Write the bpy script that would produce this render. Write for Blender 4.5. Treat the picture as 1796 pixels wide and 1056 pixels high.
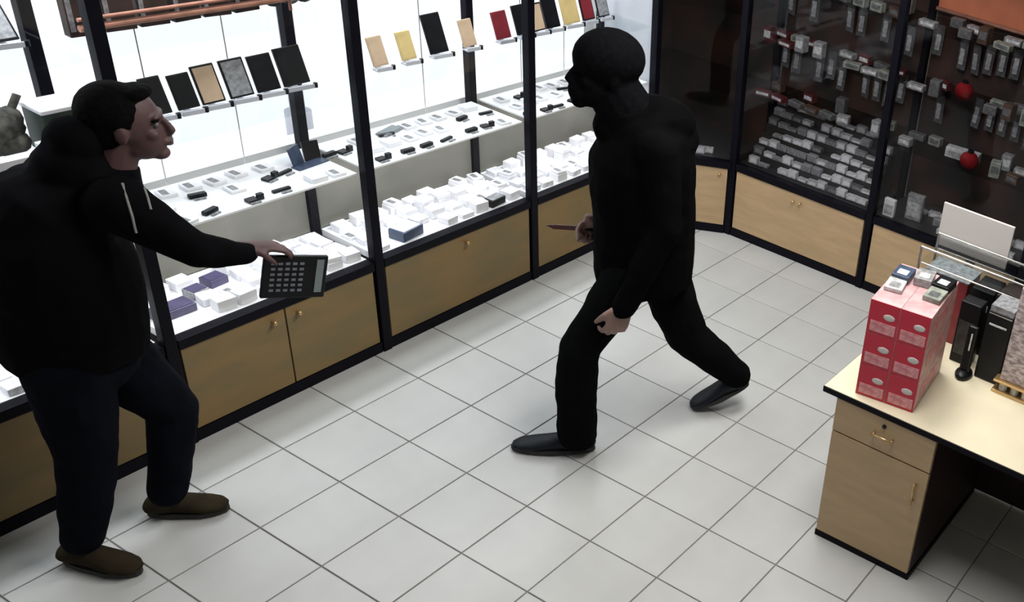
import bpy, bmesh, math, random
from mathutils import Vector as V, Matrix as M4
random.seed(7)
C = bpy.context.scene.collection
S = bpy.context.scene
for o in list(bpy.data.objects): bpy.data.objects.remove(o)
# ---------------------------------------------------------------- camera
cd = bpy.data.cameras.new('camera'); cam = bpy.data.objects.new('camera', cd); C.objects.link(cam); S.camera = cam
Rv = V((0.445, -0.879, 0.168)); Uv = V((0.381, 0.356, 0.853)); Fv = V((0.81, 0.315, -0.494))
yaw, pit, rol = math.radians(21.271), math.radians(-29.612), math.radians(11.171)
Fv = V((math.cos(pit)*math.cos(yaw), math.cos(pit)*math.sin(yaw), math.sin(pit)))
r0 = Fv.cross(V((0, 0, 1))).normalized(); u0 = r0.cross(Fv)
Rv = r0*math.cos(rol) + u0*math.sin(rol); Uv = -r0*math.sin(rol) + u0*math.cos(rol)
mw = M4((Rv, Uv, -Fv)).transposed().to_4x4(); mw.translation = V((-2.039, -3.101, 3.05)); cam.matrix_world = mw
cd.sensor_width = 36; cd.lens = 36*1795.277/1796
cd.shift_x = -710.046/1796; cd.shift_y = 5.064/1796
cd.clip_start = .05
# ---------------------------------------------------------------- light
W = bpy.data.worlds.new('world'); S.world = W; W.use_nodes = True
W.node_tree.nodes['Background'].inputs[0].default_value = (.93, .95, 1.0, 1)
W.node_tree.nodes['Background'].inputs[1].default_value = 1.55
S.view_settings.view_transform = 'Standard'; S.view_settings.look = 'None'
S.view_settings.gamma = 1; S.view_settings.exposure = 0; S.view_settings.use_curve_mapping = False
def area(name, loc, sx, sy, power, col=(1, 1, 1), rot=(0, 0, 0)):
    l = bpy.data.lights.new(name, 'AREA'); l.shape = 'RECTANGLE'; l.size = sx; l.size_y = sy; l.energy = power; l.color = col
    o = bpy.data.objects.new(name, l); C.objects.link(o); o.location = loc; o.rotation_euler = rot; return o
area('ceiling_lamp_light', (1.5, -1.2, 3.12), 1.2, .6, 50, (1, .97, .93))
area('ceiling_lamp_light', (.55, -1.9, 3.12), 1.1, .6, 42, (1, .97, .93))
for cx in (-.65, .27, 1.2, 2.17):
    area('case_fill_light', (cx, .84, 2.1), .85, .12, 9, (.93, .96, 1))  # added fill from above, brightens the goods in each case
    area('deck_fill_light', (cx, .80, .905), .85, .05, 3.4, (.95, .97, 1))  # added fill under the shelf, lifts the shaded lower deck
# ---------------------------------------------------------------- materials
def mat(name, col, rough=.5, var=.0, scale=6, bump=0, metal=0, col2=None, stretch=None, spec=.5, detail=4):
    m = bpy.data.materials.new(name); m.use_nodes = True; nt = m.node_tree; b = nt.nodes['Principled BSDF']
    b.inputs['Roughness'].default_value = rough; b.inputs['Metallic'].default_value = metal
    b.inputs['Specular IOR Level'].default_value = spec
    tc = nt.nodes.new('ShaderNodeTexCoord'); mp = nt.nodes.new('ShaderNodeMapping'); nt.links.new(tc.outputs['Object'], mp.inputs[0])
    if stretch: mp.inputs['Scale'].default_value = stretch
    n = nt.nodes.new('ShaderNodeTexNoise'); n.inputs['Scale'].default_value = scale; n.inputs['Detail'].default_value = detail
    nt.links.new(mp.outputs[0], n.inputs[0])
    r = nt.nodes.new('ShaderNodeValToRGB'); nt.links.new(n.outputs[0], r.inputs[0])
    c2 = col2 if col2 else tuple(c*(1-var) for c in col)
    r.color_ramp.elements[0].position = .35; r.color_ramp.elements[1].position = .65
    r.color_ramp.elements[0].color = (*c2, 1); r.color_ramp.elements[1].color = (*col, 1)
    nt.links.new(r.outputs[0], b.inputs['Base Color'])
    if bump:
        bp = nt.nodes.new('ShaderNodeBump'); bp.inputs['Strength'].default_value = bump; bp.inputs['Distance'].default_value = .01
        nt.links.new(n.outputs[0], bp.inputs['Height']); nt.links.new(bp.outputs[0], b.inputs['Normal'])
    return m
def glassmat(name, tint, gl=.06):
    m = bpy.data.materials.new(name); m.use_nodes = True; nt = m.node_tree; nt.nodes.clear()
    o = nt.nodes.new('ShaderNodeOutputMaterial'); mx = nt.nodes.new('ShaderNodeMixShader')
    t = nt.nodes.new('ShaderNodeBsdfTransparent'); g = nt.nodes.new('ShaderNodeBsdfGlossy')
    t.inputs[0].default_value = (*tint, 1); g.inputs['Roughness'].default_value = .03
    mx.inputs[0].default_value = gl
    nt.links.new(t.outputs[0], mx.inputs[1]); nt.links.new(g.outputs[0], mx.inputs[2]); nt.links.new(mx.outputs[0], o.inputs[0])
    return m
def emis(name, col, st):
    m = bpy.data.materials.new(name); m.use_nodes = True; b = m.node_tree.nodes['Principled BSDF']
    b.inputs['Emission Color'].default_value = (*col, 1); b.inputs['Emission Strength'].default_value = st; return m
mt = {}
mt['tile'] = mat('tile', (.48, .487, .475), .34, .07, 3, 0, col2=(.425, .43, .425), detail=6)
mt['grout'] = mat('grout', (.20, .19, .18), .9, .3, 20)
mt['beech'] = mat('beech', (.47, .325, .18), .45, .12, 5, 0, stretch=(1, 1, 6))
mt['dim_wood'] = mat('dim_wood', (.235, .150, .055), .5, .18, 3, 0, stretch=(1, 1, 3), col2=(.175, .13, .055))  # dim light on the left doors put into a darker wood colour
mt['desktop'] = mat('desktop', (.70, .64, .47), .35, .08, 4)
mt['black'] = mat('black_frame', (.004, .004, .008), .45, .3, 8, spec=.1)
mt['shadeside'] = mat('side_in_shade', (.02, .006, .005), .5, .3, 6)  # desk side and kneehole shade put into the colour
mt['glass'] = glassmat('glass', (.98, .985, .985), .012)
mt['dglass'] = glassmat('tinted_glass', (.86, .86, .87), .012)
mt['shelfglass'] = glassmat('shelf_glass', (.95, .97, .97), .03)
mt['whitedeck'] = mat('white_deck', (.86, .87, .89), .4, .04, 5)
mt['greyboard'] = mat('grey_board', (.19, .185, .155), .6, .0, 4, col2=(.14, .135, .115))
mt['brownback'] = mat('brown_back', (.06, .024, .016), .6, .5, 4, col2=(.012, .012, .010))
mt['darkdeck'] = mat('dark_deck', (.03, .028, .028), .4, .4, 6)
mt['orange'] = mat('orange_panel', (.62, .20, .10), .5, .25, 5)
mt['copper'] = mat('copper', (.42, .20, .14), .35, .3, 20, metal=.5)
mt['white'] = mat('white_card', (.84, .84, .87), .45, .05, 14)
mt['offwhite'] = mat('offwhite_card', (.82, .82, .84), .45, .06, 30)
mt['printed'] = mat('printed_card', (.86, .86, .88), .45, .0, 55, col2=(.55, .56, .62))
mt['greyprint'] = mat('grey_print', (.30, .31, .33), .5, .5, 60)
mt['blue'] = mat('blue_grey', (.05, .075, .14), .4, .4, 30)
mt['purple'] = mat('purple_grey', (.075, .065, .14), .45, .3, 20)
mt['dark'] = mat('dark_plastic', (.006, .007, .009), .4, .5, 20, spec=.25)
mt['phoneblack'] = mat('phone_black', (.006, .006, .008), .3, .5, 12)
mt['phonegreen'] = mat('phone_green_black', (.008, .016, .015), .3, .5, 12)
mt['tan'] = mat('tan_leather', (.55, .40, .27), .5, .2, 12)
mt['tanyellow'] = mat('yellow_tan', (.62, .47, .20), .5, .2, 12)
mt['redcase'] = mat('red_case', (.22, .02, .03), .4, .3, 12)
mt['brownp'] = mat('brown_packs', (.05, .025, .02), .5, .6, 10, col2=(.008, .008, .007))
mt['chrome'] = mat('chrome', (.6, .58, .55), .25, .1, 10, metal=.9)
mt['brass'] = mat('brass', (.62, .42, .2), .3, .1, 10, metal=.8)
mt['greenbox'] = mat('dark_green', (.02, .045, .03), .5, .4, 8)
mt['mottle'] = mat('mottled_grey', (.10, .095, .08), .8, 0, 26, .3, col2=(.012, .012, .01))
mt['coat'] = mat('black_cloth', (.0025, .0025, .003), .95, .3, 9, .3, spec=.03)
mt['hood'] = mat('black_fleece', (.004, .004, .005), .95, .3, 9, .3, spec=.03)
mt['trouser'] = mat('black_trousers', (.0035, .004, .004), .95, .3, 12, .3, spec=.03)
mt['jeans'] = mat('dark_jeans', (.0045, .0055, .009), .9, .3, 12, .3, spec=.04)
mt['shoeblack'] = mat('black_shoe', (.006, .009, .014), .5, .3, 12, spec=.2)
mt['shoebrown'] = mat('brown_suede', (.030, .023, .013), .9, .3, 15, spec=.1)
mt['sole'] = mat('sole', (.02, .02, .02), .8)
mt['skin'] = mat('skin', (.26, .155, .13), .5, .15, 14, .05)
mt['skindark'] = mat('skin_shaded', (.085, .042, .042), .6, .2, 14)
mt['hair'] = mat('hair', (.004, .004, .004), .9, .4, 60, .5, spec=.05)
mt['capshade'] = mat('cap_and_face_shade', (.004, .004, .005), .95, .3, 50, .3, spec=.03)  # cap colour that also paints the backlit face dark
mt['eye'] = mat('eye_white', (.10, .09, .09), .4)
mt['cord'] = mat('grey_cord', (.22, .22, .21), .7)
mt['lcd'] = mat('lcd_grey', (.19, .23, .24), .3, .1, 10)
mt['key'] = mat('key_grey', (.16, .17, .20), .5, .2, 10)
mt['blade'] = mat('dark_blade', (.07, .012, .012), .35, .2, 10)
mt['bright_ground'] = mat('overexposed_ground', (.92, .93, .95), .8, .03, 2)  # white ground colour stands in for overexposed daylight outside
mt['palegrey'] = mat('pale_grey', (.52, .53, .58), .7, .1, 4)
mt['wall'] = mat('wall_paint', (.55, .54, .52), .8, .05, 4)
mt['red'] = mat('red_box', (.52, .018, .045), .4, .1, 8)
mt['redpink'] = mat('pink_print', (.72, .36, .36), .45, .0, 40, col2=(.55, .16, .2))
mt['pinkpale'] = mat('pale_pink_box_side', (.66, .40, .40), .45, .0, 18, col2=(.48, .27, .28))
mt['board'] = mat('pale_board', (.60, .57, .55), .6, .05, 3)
mt['barcode'] = mat('pinkish_printed_pack', (.62, .55, .56), .5, 0, 40, col2=(.22, .17, .18), stretch=(1, 1, 2))
mt['moneyred'] = mat('money_box_red', (.25, .012, .015), .8, .5, 12, spec=.1)
mt['lamp'] = emis('lamp_panel', (1, .97, .93), 3)
mt['maroon'] = mat('maroon_pack', (.12, .018, .02), .5, .6, 14)
mt['brownpack'] = mat('brown_pack', (.10, .05, .03), .5, .6, 14)
mt['palegreen'] = mat('pale_grey_green', (.30, .33, .28), .5, .5, 30)
for k, g in enumerate((.05, .14, .34, .58, .80)): mt['g%d' % k] = mat('grey_pack_%d' % k, (g, g*1.02, g*1.03), .4, .5, 40)
# ---------------------------------------------------------------- helpers
def ret(bm, name, m, parent=None, smooth=False):
    me = bpy.data.meshes.new(name); bm.normal_update(); bm.to_mesh(me); bm.free()
    if isinstance(m, str): m = mt[m]
    me.materials.append(m)
    if smooth:
        for p in me.polygons: p.use_smooth = True
    o = bpy.data.objects.new(name, me); C.objects.link(o)
    if parent: o.parent = parent
    return o
def bx(bm, a, b, mtx=None):
    x0, y0, z0 = a; x1, y1, z1 = b
    v = [bm.verts.new((x, y, z)) for x, y, z in ((x0,y0,z0),(x1,y0,z0),(x1,y1,z0),(x0,y1,z0),(x0,y0,z1),(x1,y0,z1),(x1,y1,z1),(x0,y1,z1))]
    if mtx:
        for q in v: q.co = mtx @ q.co
    for f in ((3,2,1,0),(4,5,6,7),(0,1,5,4),(1,2,6,5),(2,3,7,6),(3,0,4,7)): bm.faces.new([v[i] for i in f])
    return v
def bev(bm, w, seg=2):
    bmesh.ops.bevel(bm, geom=bm.edges[:], offset=w, segments=seg, affect='EDGES', profile=.5)
def box(name, a, b, m, parent=None, bevel=0, mtx=None):
    a2 = [min(p, q) for p, q in zip(a, b)]; b2 = [max(p, q) for p, q in zip(a, b)]
    bm = bmesh.new(); bx(bm, a2, b2, mtx)
    if bevel: bev(bm, bevel)
    return ret(bm, name, m, parent)
def cyl(bm, p0, p1, r, n=12, r2=None):
    p0, p1 = V(p0), V(p1); d = (p1-p0); q = d.to_track_quat('Z', 'Y').to_matrix()
    r2 = r if r2 is None else r2; A = []; B = []
    for i in range(n):
        t = 2*math.pi*i/n; c = q @ V((math.cos(t), math.sin(t), 0)); A.append(bm.verts.new(p0+c*r)); B.append(bm.verts.new(p1+c*r2))
    for i in range(n): bm.faces.new((A[i], A[(i+1) % n], B[(i+1) % n], B[i]))
    bm.faces.new(A[::-1]); bm.faces.new(B)
def rod(name, p0, p1, r, m, parent=None, n=12, r2=None):
    bm = bmesh.new(); cyl(bm, p0, p1, r, n, r2); return ret(bm, name, m, parent, False)
def ell(bm, c, rad, ax=None, n=2):
    m = M4.Identity(4)
    if ax: m = M4((ax[0], ax[1], ax[2])).transposed().to_4x4()
    m = M4.Translation(V(c)) @ m @ M4.Diagonal((*rad, 1))
    bmesh.ops.create_icosphere(bm, subdivisions=n, radius=1, matrix=m)
def tag(o, label, cat, group=None, kind=None):
    if label: o['label'] = label
    if cat: o['category'] = cat
    if group: o['group'] = group
    if kind: o['kind'] = kind
    return o
def thing(name, label, cat, loc=(0, 0, 0), group=None, rot=0):
    o = bpy.data.objects.new(name, None); C.objects.link(o); o.location = loc; o.rotation_euler = (0, 0, rot)
    return tag(o, label, cat, group)
def struct(o): o['kind'] = 'structure'; return o
def dup(root, loc, rot, label=None, group=None):
    r = root.copy(); C.objects.link(r); r.location = loc; r.rotation_euler = rot
    if label: r['label'] = label
    if group: r['group'] = group
    for ch in list(root.children):
        c = ch.copy(); C.objects.link(c); c.parent = r
        for g in list(ch.children):
            d = g.copy(); C.objects.link(d); d.parent = c
    return r
# ---------------------------------------------------------------- room
T = .333
fl = struct(box('floor', (-3, -5.5, -.12), (3.5, 1.1, -.004), 'grout'))
bm = bmesh.new(); g = .0027; bx(bm, (g, -T+g, -.004), (T-g, -g, .0))
t0 = None
for v in bm.verts: pass
bmesh.ops.bevel(bm, geom=[e for e in bm.edges if all(v.co.z > -.001 for v in e.verts)], offset=.0015, segments=1, affect='EDGES')
t0 = ret(bm, 'tile', 'tile', fl)
for i in range(-7, 9):
    for j in range(-2, 14):
        if i == -7 and j == -2: t0.location = (i*T, -j*T, 0); continue
        c = t0.copy(); C.objects.link(c); c.parent = fl; c.location = (i*T, -j*T, random.uniform(-.0004, .0004))
Y0 = .627; YB = 1.035; H = .486; X1 = 2.9; XB = 3.3
struct(box('wall_back', (3.32, -5.5, 0), (3.45, 1.1, 3.25), 'wall'))
struct(box('wall_rear', (-3.1, -5.5, 0), (-3.0, 1.1, 3.25), 'wall'))
struct(box('wall_right', (-3, -5.6, 0), (3.45, -5.5, 3.25), 'wall'))
struct(box('ceiling', (-3.1, -5.6, 3.25), (3.45, 1.25, 3.35), 'wall'))
bm = bmesh.new(); bx(bm, (-3, 1.10, 0), (3.45, 1.22, .86)); bx(bm, (-3, 1.10, 2.5), (3.45, 1.22, 3.25)); bx(bm, (2.72, 1.10, .86), (3.45, 1.22, 2.5)); 
struct(ret(bm, 'wall_left', 'wall'))
wn = struct(box('window_1', (-3, 1.145, .90), (2.72, 1.153, 2.5), 'glass'))
fb = bmesh.new(); bx(fb, (-3, 1.11, .86), (2.72, 1.2, .90)); bx(fb, (-3, 1.11, 2.46), (2.72, 1.2, 2.5))
ret(fb, 'window_frame', 'whitedeck', wn)
struct(box('ground', (-14, 1.25, -.3), (16, 30, -.15), 'bright_ground'))
p = thing('street_column', 'pale grey column outside the shop window, left of the first long black post', 'column', (-.36, 2.6, -.15))
rod('shaft', (0, 0, 0), (0, 0, 4), .075, 'palegrey', p, 16); rod('base', (0, 0, 0), (0, 0, .3), .12, 'palegrey', p, 16)  # both columns paled to carry the overexposed haze outside
p = thing('street_column', 'slim pale blue-grey column outside the window behind the tan phones', 'column', (2.05, 3.0, -.15))
rod('shaft', (0, 0, 0), (0, 0, 4), .045, 'palegrey', p, 16); rod('base', (0, 0, 0), (0, 0, .3), .08, 'palegrey', p, 16)
for k, (lx, ly) in enumerate(((1.5, -1.2), (.55, -1.9))):
    p = thing('ceiling_light', 'rectangular ceiling light panel above the shop floor, %s' % ('nearer the dark cases' if k == 0 else 'nearer the camera'), 'ceiling light', (lx, ly, 3.14))
    box('housing', (-.62, -.32, .05), (.62, .32, .11), 'whitedeck', p); box('diffuser', (-.6, -.3, .02), (.6, .3, .05), 'lamp', p)
# ---------------------------------------------------------------- display cases
PW = .022
def post(par, x, y, z0=0, z1=2.15, w=PW):
    return box('post', (x-w, y-w, z0), (x+w, y+w, z1), 'black', par, .003)
def case_left(x0, x1, label, doors, last=False, wood='dim_wood'):
    t = thing('display_case', label, 'display case', (0, 0, 0))
    box('plinth', (x0+.026, Y0-.015, 0), (x1-.026, Y0+.03, .055), 'black', t)
    n = len(doors); w = (x1-x0-.06)/n
    for k, kn in enumerate(doors):
        a = x0+.03+k*w; b = a+w
        d = box('door', (a+.003, Y0-.012, .058), (b-.003, Y0+.006, H-.042), wood, t, .002)
        if kn is not None:
            kx = a+kn*w; bm = bmesh.new(); cyl(bm, (kx, Y0-.012, H-.085), (kx, Y0-.028, H-.085), .006); ell(bm, (kx, Y0-.032, H-.085), (.012, .009, .012))
            ret(bm, 'knob', 'brass', d, True)
    box('carcass', (x0+.03, Y0+.007, .02), (x1-.03, YB, H-.042), 'darkdeck', t)
    box('counter_rail', (x0+.026, Y0-.02, H-.04), (x1-.026, Y0+.03, H+.004), 'black', t, .003)
    box('deck_board', (x0+.026, Y0+.031, H-.03), (x1-.026, YB-.01, H+.004), 'whitedeck', t)
    box('back_board', (x0+.026, YB-.008, H+.006), (x1-.026, YB+.012, .90), 'greyboard', t)
    box('glass_pane', (x0+.026, Y0+.0, H+.006), (x1-.026, Y0+.005, 2.1), 'glass', t)
    for z in (.92, 1.255, 1.61):
        s = box('glass_shelf', (x0+.026, Y0+.03, z-.008), (x1-.026, YB-.028, z), 'shelfglass' if z > 1 else 'whitedeck', t)
    for x in (x0+.31, x0+.63):
        rod('shelf_wire', (x, YB-.04, .93), (x, YB-.04, 2.1), .0025, 'chrome', t, 6)
    box('top_board', (x0+.026, Y0, 2.13), (x1-.026, YB, 2.16), 'black', t)
    post(t, x0, Y0); post(t, x0, YB, .0, 2.15, .021)
    if last:
        post(t, x1, Y0); post(t, x1, YB, 0, 2.15, .021)
        box('window_glow_panel', (x1-.006, Y0+.035, H+.01), (x1+.004, YB-.03, 2.12), 'palegrey', t)  # added pale panel standing in for the bright window beyond
    return t
XS = (-2.053, -1.12, -.187, .734, 1.683, 2.66)
case_left(XS[0], XS[1], 'window display case at the far left edge, left of the one behind the calculator man', [None])
case_left(XS[1], XS[2], 'window display case behind the legs of the man with the calculator', [None])
case_left(XS[2], XS[3], 'window display case with two small wooden doors under the calculator', [.86, .12])
case_left(XS[3], XS[4], 'window display case with one wide wooden door and a centre knob', [.52])
case_left(XS[4], XS[5], 'window display case beside the knife at the corner end of the window row', [.5], True)

# right row, faces -x ; built along -y
def case_right(y0, y1, label, knob, last=False):
    t = thing('display_case', label, 'display case')
    box('plinth', (X1-.015, y1+.026, 0), (X1+.03, y0-.026, .055), 'black', t)
    d = box('door', (X1-.012, y1+.033, .058), (X1+.006, y0-.033, H-.042), 'beech', t, .002)
    if knob:
        for s in (-.018, .03):
            ky = (y0+y1)/2+s+.0; bm = bmesh.new(); cyl(bm, (X1-.012, ky, H-.09-.15*abs(s)), (X1-.026, ky, H-.09-.15*abs(s)), .005); ell(bm, (X1-.028, ky, H-.09-.15*abs(s)), (.008, .011, .011)); ret(bm, 'knob', 'brass', d, True)
    box('carcass', (X1+.007, y1+.03, .02), (XB, y0-.03, H-.042), 'darkdeck', t)
    box('counter_rail', (X1-.02, y1+.026, H-.04), (X1+.03, y0-.026, H+.004), 'black', t, .003)
    box('deck_board', (X1+.031, y1+.026, H-.03), (XB-.01, y0-.026, H+.004), 'darkdeck', t)
    box('back_board', (XB-.012, y1+.026, H+.006), (XB+.005, y0-.026, 2.12), 'brownback', t)
    box('glass_pane', (X1, y1+.026, H+.006), (X1+.005, y0-.026, 2.1), 'dglass', t)
    for z in (.92, 1.255, 1.61): box('glass_shelf', (X1+.06, y1+.026, z-.008), (XB-.013, y0-.026, z), 'dglass', t)
    box('top_board', (X1, y1+.026, 2.13), (XB, y0-.026, 2.16), 'black', t)
    post(t, X1, y0); post(t, XB-.03, y0-.0, 0, 2.15, .02)
    if last: post(t, X1, y1); post(t, XB-.03, y1, 0, 2.15, .02)
    return t
YS = (.187, -.787, -1.76, -2.73)
case_right(YS[0], YS[1], 'dark display case with wide pale door and centre knob, right of the corner', True)
r2 = case_right(YS[1], YS[2], 'dark display case with pale door partly behind the red boxes on the desk', False)
r3 = case_right(YS[2], YS[3], 'dark display case at the right edge behind the desk', False, True)
for r, a, b in ((r2, YS[1], YS[2]), (r3, YS[2], YS[3])):
    box('orange_panel', (XB-.02, b+.025, 1.64), (XB-.0125, a-.025, 1.93), 'orange', r)
    rod('copper_rail', (XB-.05, b+.03, 1.66), (XB-.05, a-.03, 1.66), .012, 'copper', r)
# corner case (diagonal front)
ct = thing('corner_display_case', 'narrow dark corner display case with pale door behind the man in black', 'display case')
A = V((2.66, Y0, 0)); B = V((X1, .187, 0)); dr = (B-A).normalized(); L = (B-A).length; ang = math.atan2(dr.y, dr.x)
cm = M4.Translation(A) @ M4.Rotation(ang, 4, 'Z')   # local x along the front, local y towards the back
box('plinth', (.03, -.015, 0), (L-.03, .03, .055), 'black', ct, 0, cm)
d = box('door', (.035, -.012, .058), (L-.035, .006, H-.042), 'beech', ct, 0, cm)
bm = bmesh.new(); ell(bm, cm @ V((L-.08, -.024, H-.08)), (.01, .01, .01)); ret(bm, 'knob', 'brass', d, True)
box('counter_rail', (.02, -.02, H-.04), (L-.02, .03, H+.004), 'black', ct, 0, cm)
box('glass_pane', (.026, 0, H+.006), (L-.026, .005, 2.1), 'dglass', ct, 0, cm)
def poly(name, pts, z0, z1, m, par):
    bm = bmesh.new(); a = [bm.verts.new((x, y, z0)) for x, y in pts]; b = [bm.verts.new((x, y, z1)) for x, y in pts]
    bm.faces.new(a[::-1]); bm.faces.new(b); n = len(a)
    for i in range(n): bm.faces.new((a[i], a[(i+1) % n], b[(i+1) % n], b[i]))
    return ret(bm, name, m, par)
PC = ((2.70, .61), (2.91, .225), (3.27, .225), (3.27, 1.0), (2.70, 1.0))
poly('deck_board', PC, H-.03, H+.004, 'darkdeck', ct); poly('top_board', PC, 2.13, 2.16, 'black', ct)
for z in (.92, 1.4): poly('glass_shelf', PC, z-.008, z, 'dglass', ct)
poly('carcass', PC, .02, H-.042, 'darkdeck', ct)
box('back_board', (2.70, 1.0, H), (3.28, 1.01, 2.12), 'brownback', ct); box('back_board', (3.272, .21, H), (3.285, 1.0, 2.12), 'brownback', ct)
box('side_board', (2.690, Y0+.03, H), (2.698, 1.0, 2.12), 'brownback', ct)
# ---------------------------------------------------------------- packages in the lit window cases
def pack_proto(name, label, cat, size, m, lab=None, group=None):
    x, y, z = size; bm = bmesh.new(); bx(bm, (-x/2, -y/2, 0), (x/2, y/2, z)); bev(bm, .002, 1)
    t = thing(name, label, cat, (0, 0, 0), group); ret(bm, 'carton', m, t)
    if lab: box('printed_label', (-x*.36, -y*.4, z), (x*.05, y*.3, z+.0012), lab, t)
    return t
protos = []
for sz, m, lb in (((.072, .066, .022), 'white', None), ((.066, .07, .034), 'white', 'offwhite'), ((.074, .06, .05), 'offwhite', None),
                  ((.06, .066, .014), 'white', 'greyprint'), ((.07, .068, .042), 'white', None), ((.07, .066, .028), 'printed', None)):
    protos.append(pack_proto('accessory_pack', 'x', 'package', sz, m, lb))
used = set()
bayname = {1: 'behind the calculator man', 2: 'under the calculator', 3: 'above the wide wooden door', 4: 'beside the knife'}
def put(k, loc, rot, label, group):
    if k not in used:
        used.add(k); r = protos[k]; r.location = loc; r.rotation_euler = rot; r['label'] = label; r['group'] = group; return r
    return dup(protos[k], loc, rot, label, group)
reserved = []   # spots on the deck kept for particular things (x, y, r)
reserved += [(-.06, .80, .10), (.075, .86, .05), (.175, .90, .06), (.976, .72, .11), (1.50, .70, .07)]
for bay in (1, 2, 3, 4):
    x0, x1 = XS[bay], XS[bay+1]; nx = 9
    xs = [x0+.075+(x1-x0-.15)*i/(nx-1) for i in range(nx)]
    for j in range(4):
        for i, x in enumerate(xs):
            y = Y0+.078+j*.084
            if bay == 1 and (i < 3 or (j > 1 and i < 6)): continue
            x2 = x+random.uniform(-.01, .01); y2 = y+random.uniform(-.004, .004)
            if any(abs(x2-a) < r+.02 and abs(y2-b) < r+.01 for a, b, r in reserved): continue
            k = random.choice((0, 0, 1, 1, 2, 3, 4, 4, 5) if bay < 4 else (0, 1, 2, 3, 4, 5, 5, 2))
            rot = (random.uniform(-.0, .0), 0, random.uniform(-.13, .13))
            lab = 'small white package on the lower deck %s' % bayname[bay]
            put(k, (x2, y2, H+.0045), rot, lab, 'white packages on the lower deck %s' % bayname[bay])
            if random.random() < .22 and k != 5 and bay > 1:
                zt = H+.0045+(.022, .034, .05, .014, .042, .028)[k]+.0013
                put(random.choice((0, 3)), (x2, y2, zt), (0, 0, random.uniform(-.2, .2)), 'small white package stacked on another, deck %s' % bayname[bay], 'upper stacked packages %s' % bayname[bay])
# particular things on the deck
def flat(name, label, cat, loc, size, m, rot=0, lid=None):
    t = thing(name, label, cat, loc, None, rot); x, y, z = size
    bm = bmesh.new(); bx(bm, (-x/2, -y/2, 0), (x/2, y/2, z)); bev(bm, min(.004, z*.3), 2); ret(bm, 'body', m, t)
    if lid: box('cover', (-x*.42, -y*.42, z), (x*.42, y*.42, z+.002), lid, t)
    return t
flat('flat_box', 'large purple-grey flat box on the deck near the first long post', 'box', (-.06, .80, H+.0045), (.15, .085, .035), 'purple', .0, 'purple')
flat('flat_box', 'small purple-grey box on the deck, middle of the three', 'box', (.075, .86, H+.0045), (.07, .07, .035), 'greyprint', .1, 'purple')
flat('flat_box', 'small purple-grey box on the deck, nearest the calculator', 'box', (.175, .90, H+.0045), (.08, .07, .035), 'purple', .1, 'purple')
flat('boxed_gadget', 'blue-grey boxed gadget with pale top behind the second long post', 'box', (.976, .72, H+.0045), (.13, .09, .05), 'blue', .15, 'white')
flat('boxed_gadget', 'dark grey gadget box on the deck above the wide wooden door', 'box', (1.50, .70, H+.0045), (.10, .06, .04), 'dark', .1, 'greyprint')
# middle shelf (z .92)
SH = .9202
gad = [(0.146, .847), (.42, .818), (.506, .833), (.739, .87), (.801, .86), (1.07, .904), (1.007, .70), (.867, .70), (1.232, .701), (1.452, .848), (1.877, .90), (1.6, .835), (1.75, .70), (1.852, .69), (1.95, .69), (1.383, .71), (1.47, .71), (2.167, .853), (.1, .70), (.26, .69), (.40, .70), (1.11, .70), (2.06, .70), (2.3, .75), (2.42, .72)]
def shelf_name(x): return 'above ' + {2: 'the two small wooden doors', 3: 'the one wide wooden door', 4: 'the door beside the knife'}[2 if x < .734 else (3 if x < 1.683 else 4)]
gp = []
for v in range(3):
    t = thing('small_gadget', 'x', 'gadget'); bm = bmesh.new()
    if v == 0: bx(bm, (-.032, -.012, 0), (.032, .012, .018)); bev(bm, .004)
    if v == 1: bx(bm, (-.02, -.018, 0), (.02, .018, .012)); bx(bm, (.022, -.01, 0), (.045, .008, .026))
    if v == 2: bx(bm, (-.045, -.008, 0), (.03, .01, .012)); bev(bm, .003)
    ret(bm, 'body', 'dark', t)
    box('stand', (-.02, -.03, 0), (.02, -.02, .006), 'greyprint', t); gp.append(t)
gu = set()
for n, (x, y) in enumerate(gad):
    v = n % 3; lab = 'small dark gadget on the bright middle shelf ' + shelf_name(x); gr = 'dark gadgets on the middle shelf ' + shelf_name(x)
    if v not in gu: gu.add(v); r = gp[v]; r.location = (x, y, SH); r.rotation_euler = (0, 0, random.uniform(-.3, .3)); r['label'] = lab; r['group'] = gr
    else: dup(gp[v], (x, y, SH), (0, 0, random.uniform(-.3, .3)), lab, gr)
nm = 0
for bay in (2, 3, 4):
    for i in range(9):
        for j in range(3):
            x = XS[bay]+.09+i*.093+random.uniform(-.01, .01); y = .70+j*.115+random.uniform(-.01, .01)
            if any(abs(x-a) < .085 and abs(y-b) < .06 for a, b in gad) or (abs(x-.664) < .12 and y > .8) or (abs(x-1.06) < .09 and y > .87): continue
            k = random.choice((3, 0, 3)); nm += 1
            put(k, (x, y, SH), (0, 0, random.uniform(-.2, .2)), 'small white package lying on the bright middle shelf ' + shelf_name(x), 'white packages on the middle shelf ' + shelf_name(x))
# open dark holder box at the foot of the back post
t = thing('phone_holder_stand', 'open blue-black folding phone holder at the foot of the rear post', 'stand', (.63, .88, SH), None, .1)
for nme, a, b, rr in (('panel', (-.075, 0, 0), (-.002, .008, .085), .35), ('panel', (.002, 0, 0), (.07, .008, .085), -.3)):
    o = box(nme, a, b, 'blue' if rr > 0 else 'phoneblack', t); o.rotation_euler = (-.25, 0, rr)
box('base_plate', (-.08, -.06, 0), (.07, -.012, .006), 'blue', t)
flat('tablet', 'grey tablet with pale rim lying on the middle shelf, right of the second long post', 'tablet', (1.10, .93, SH), (.13, .06, .01), 'greyprint', .3, 'lcd')
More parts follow.
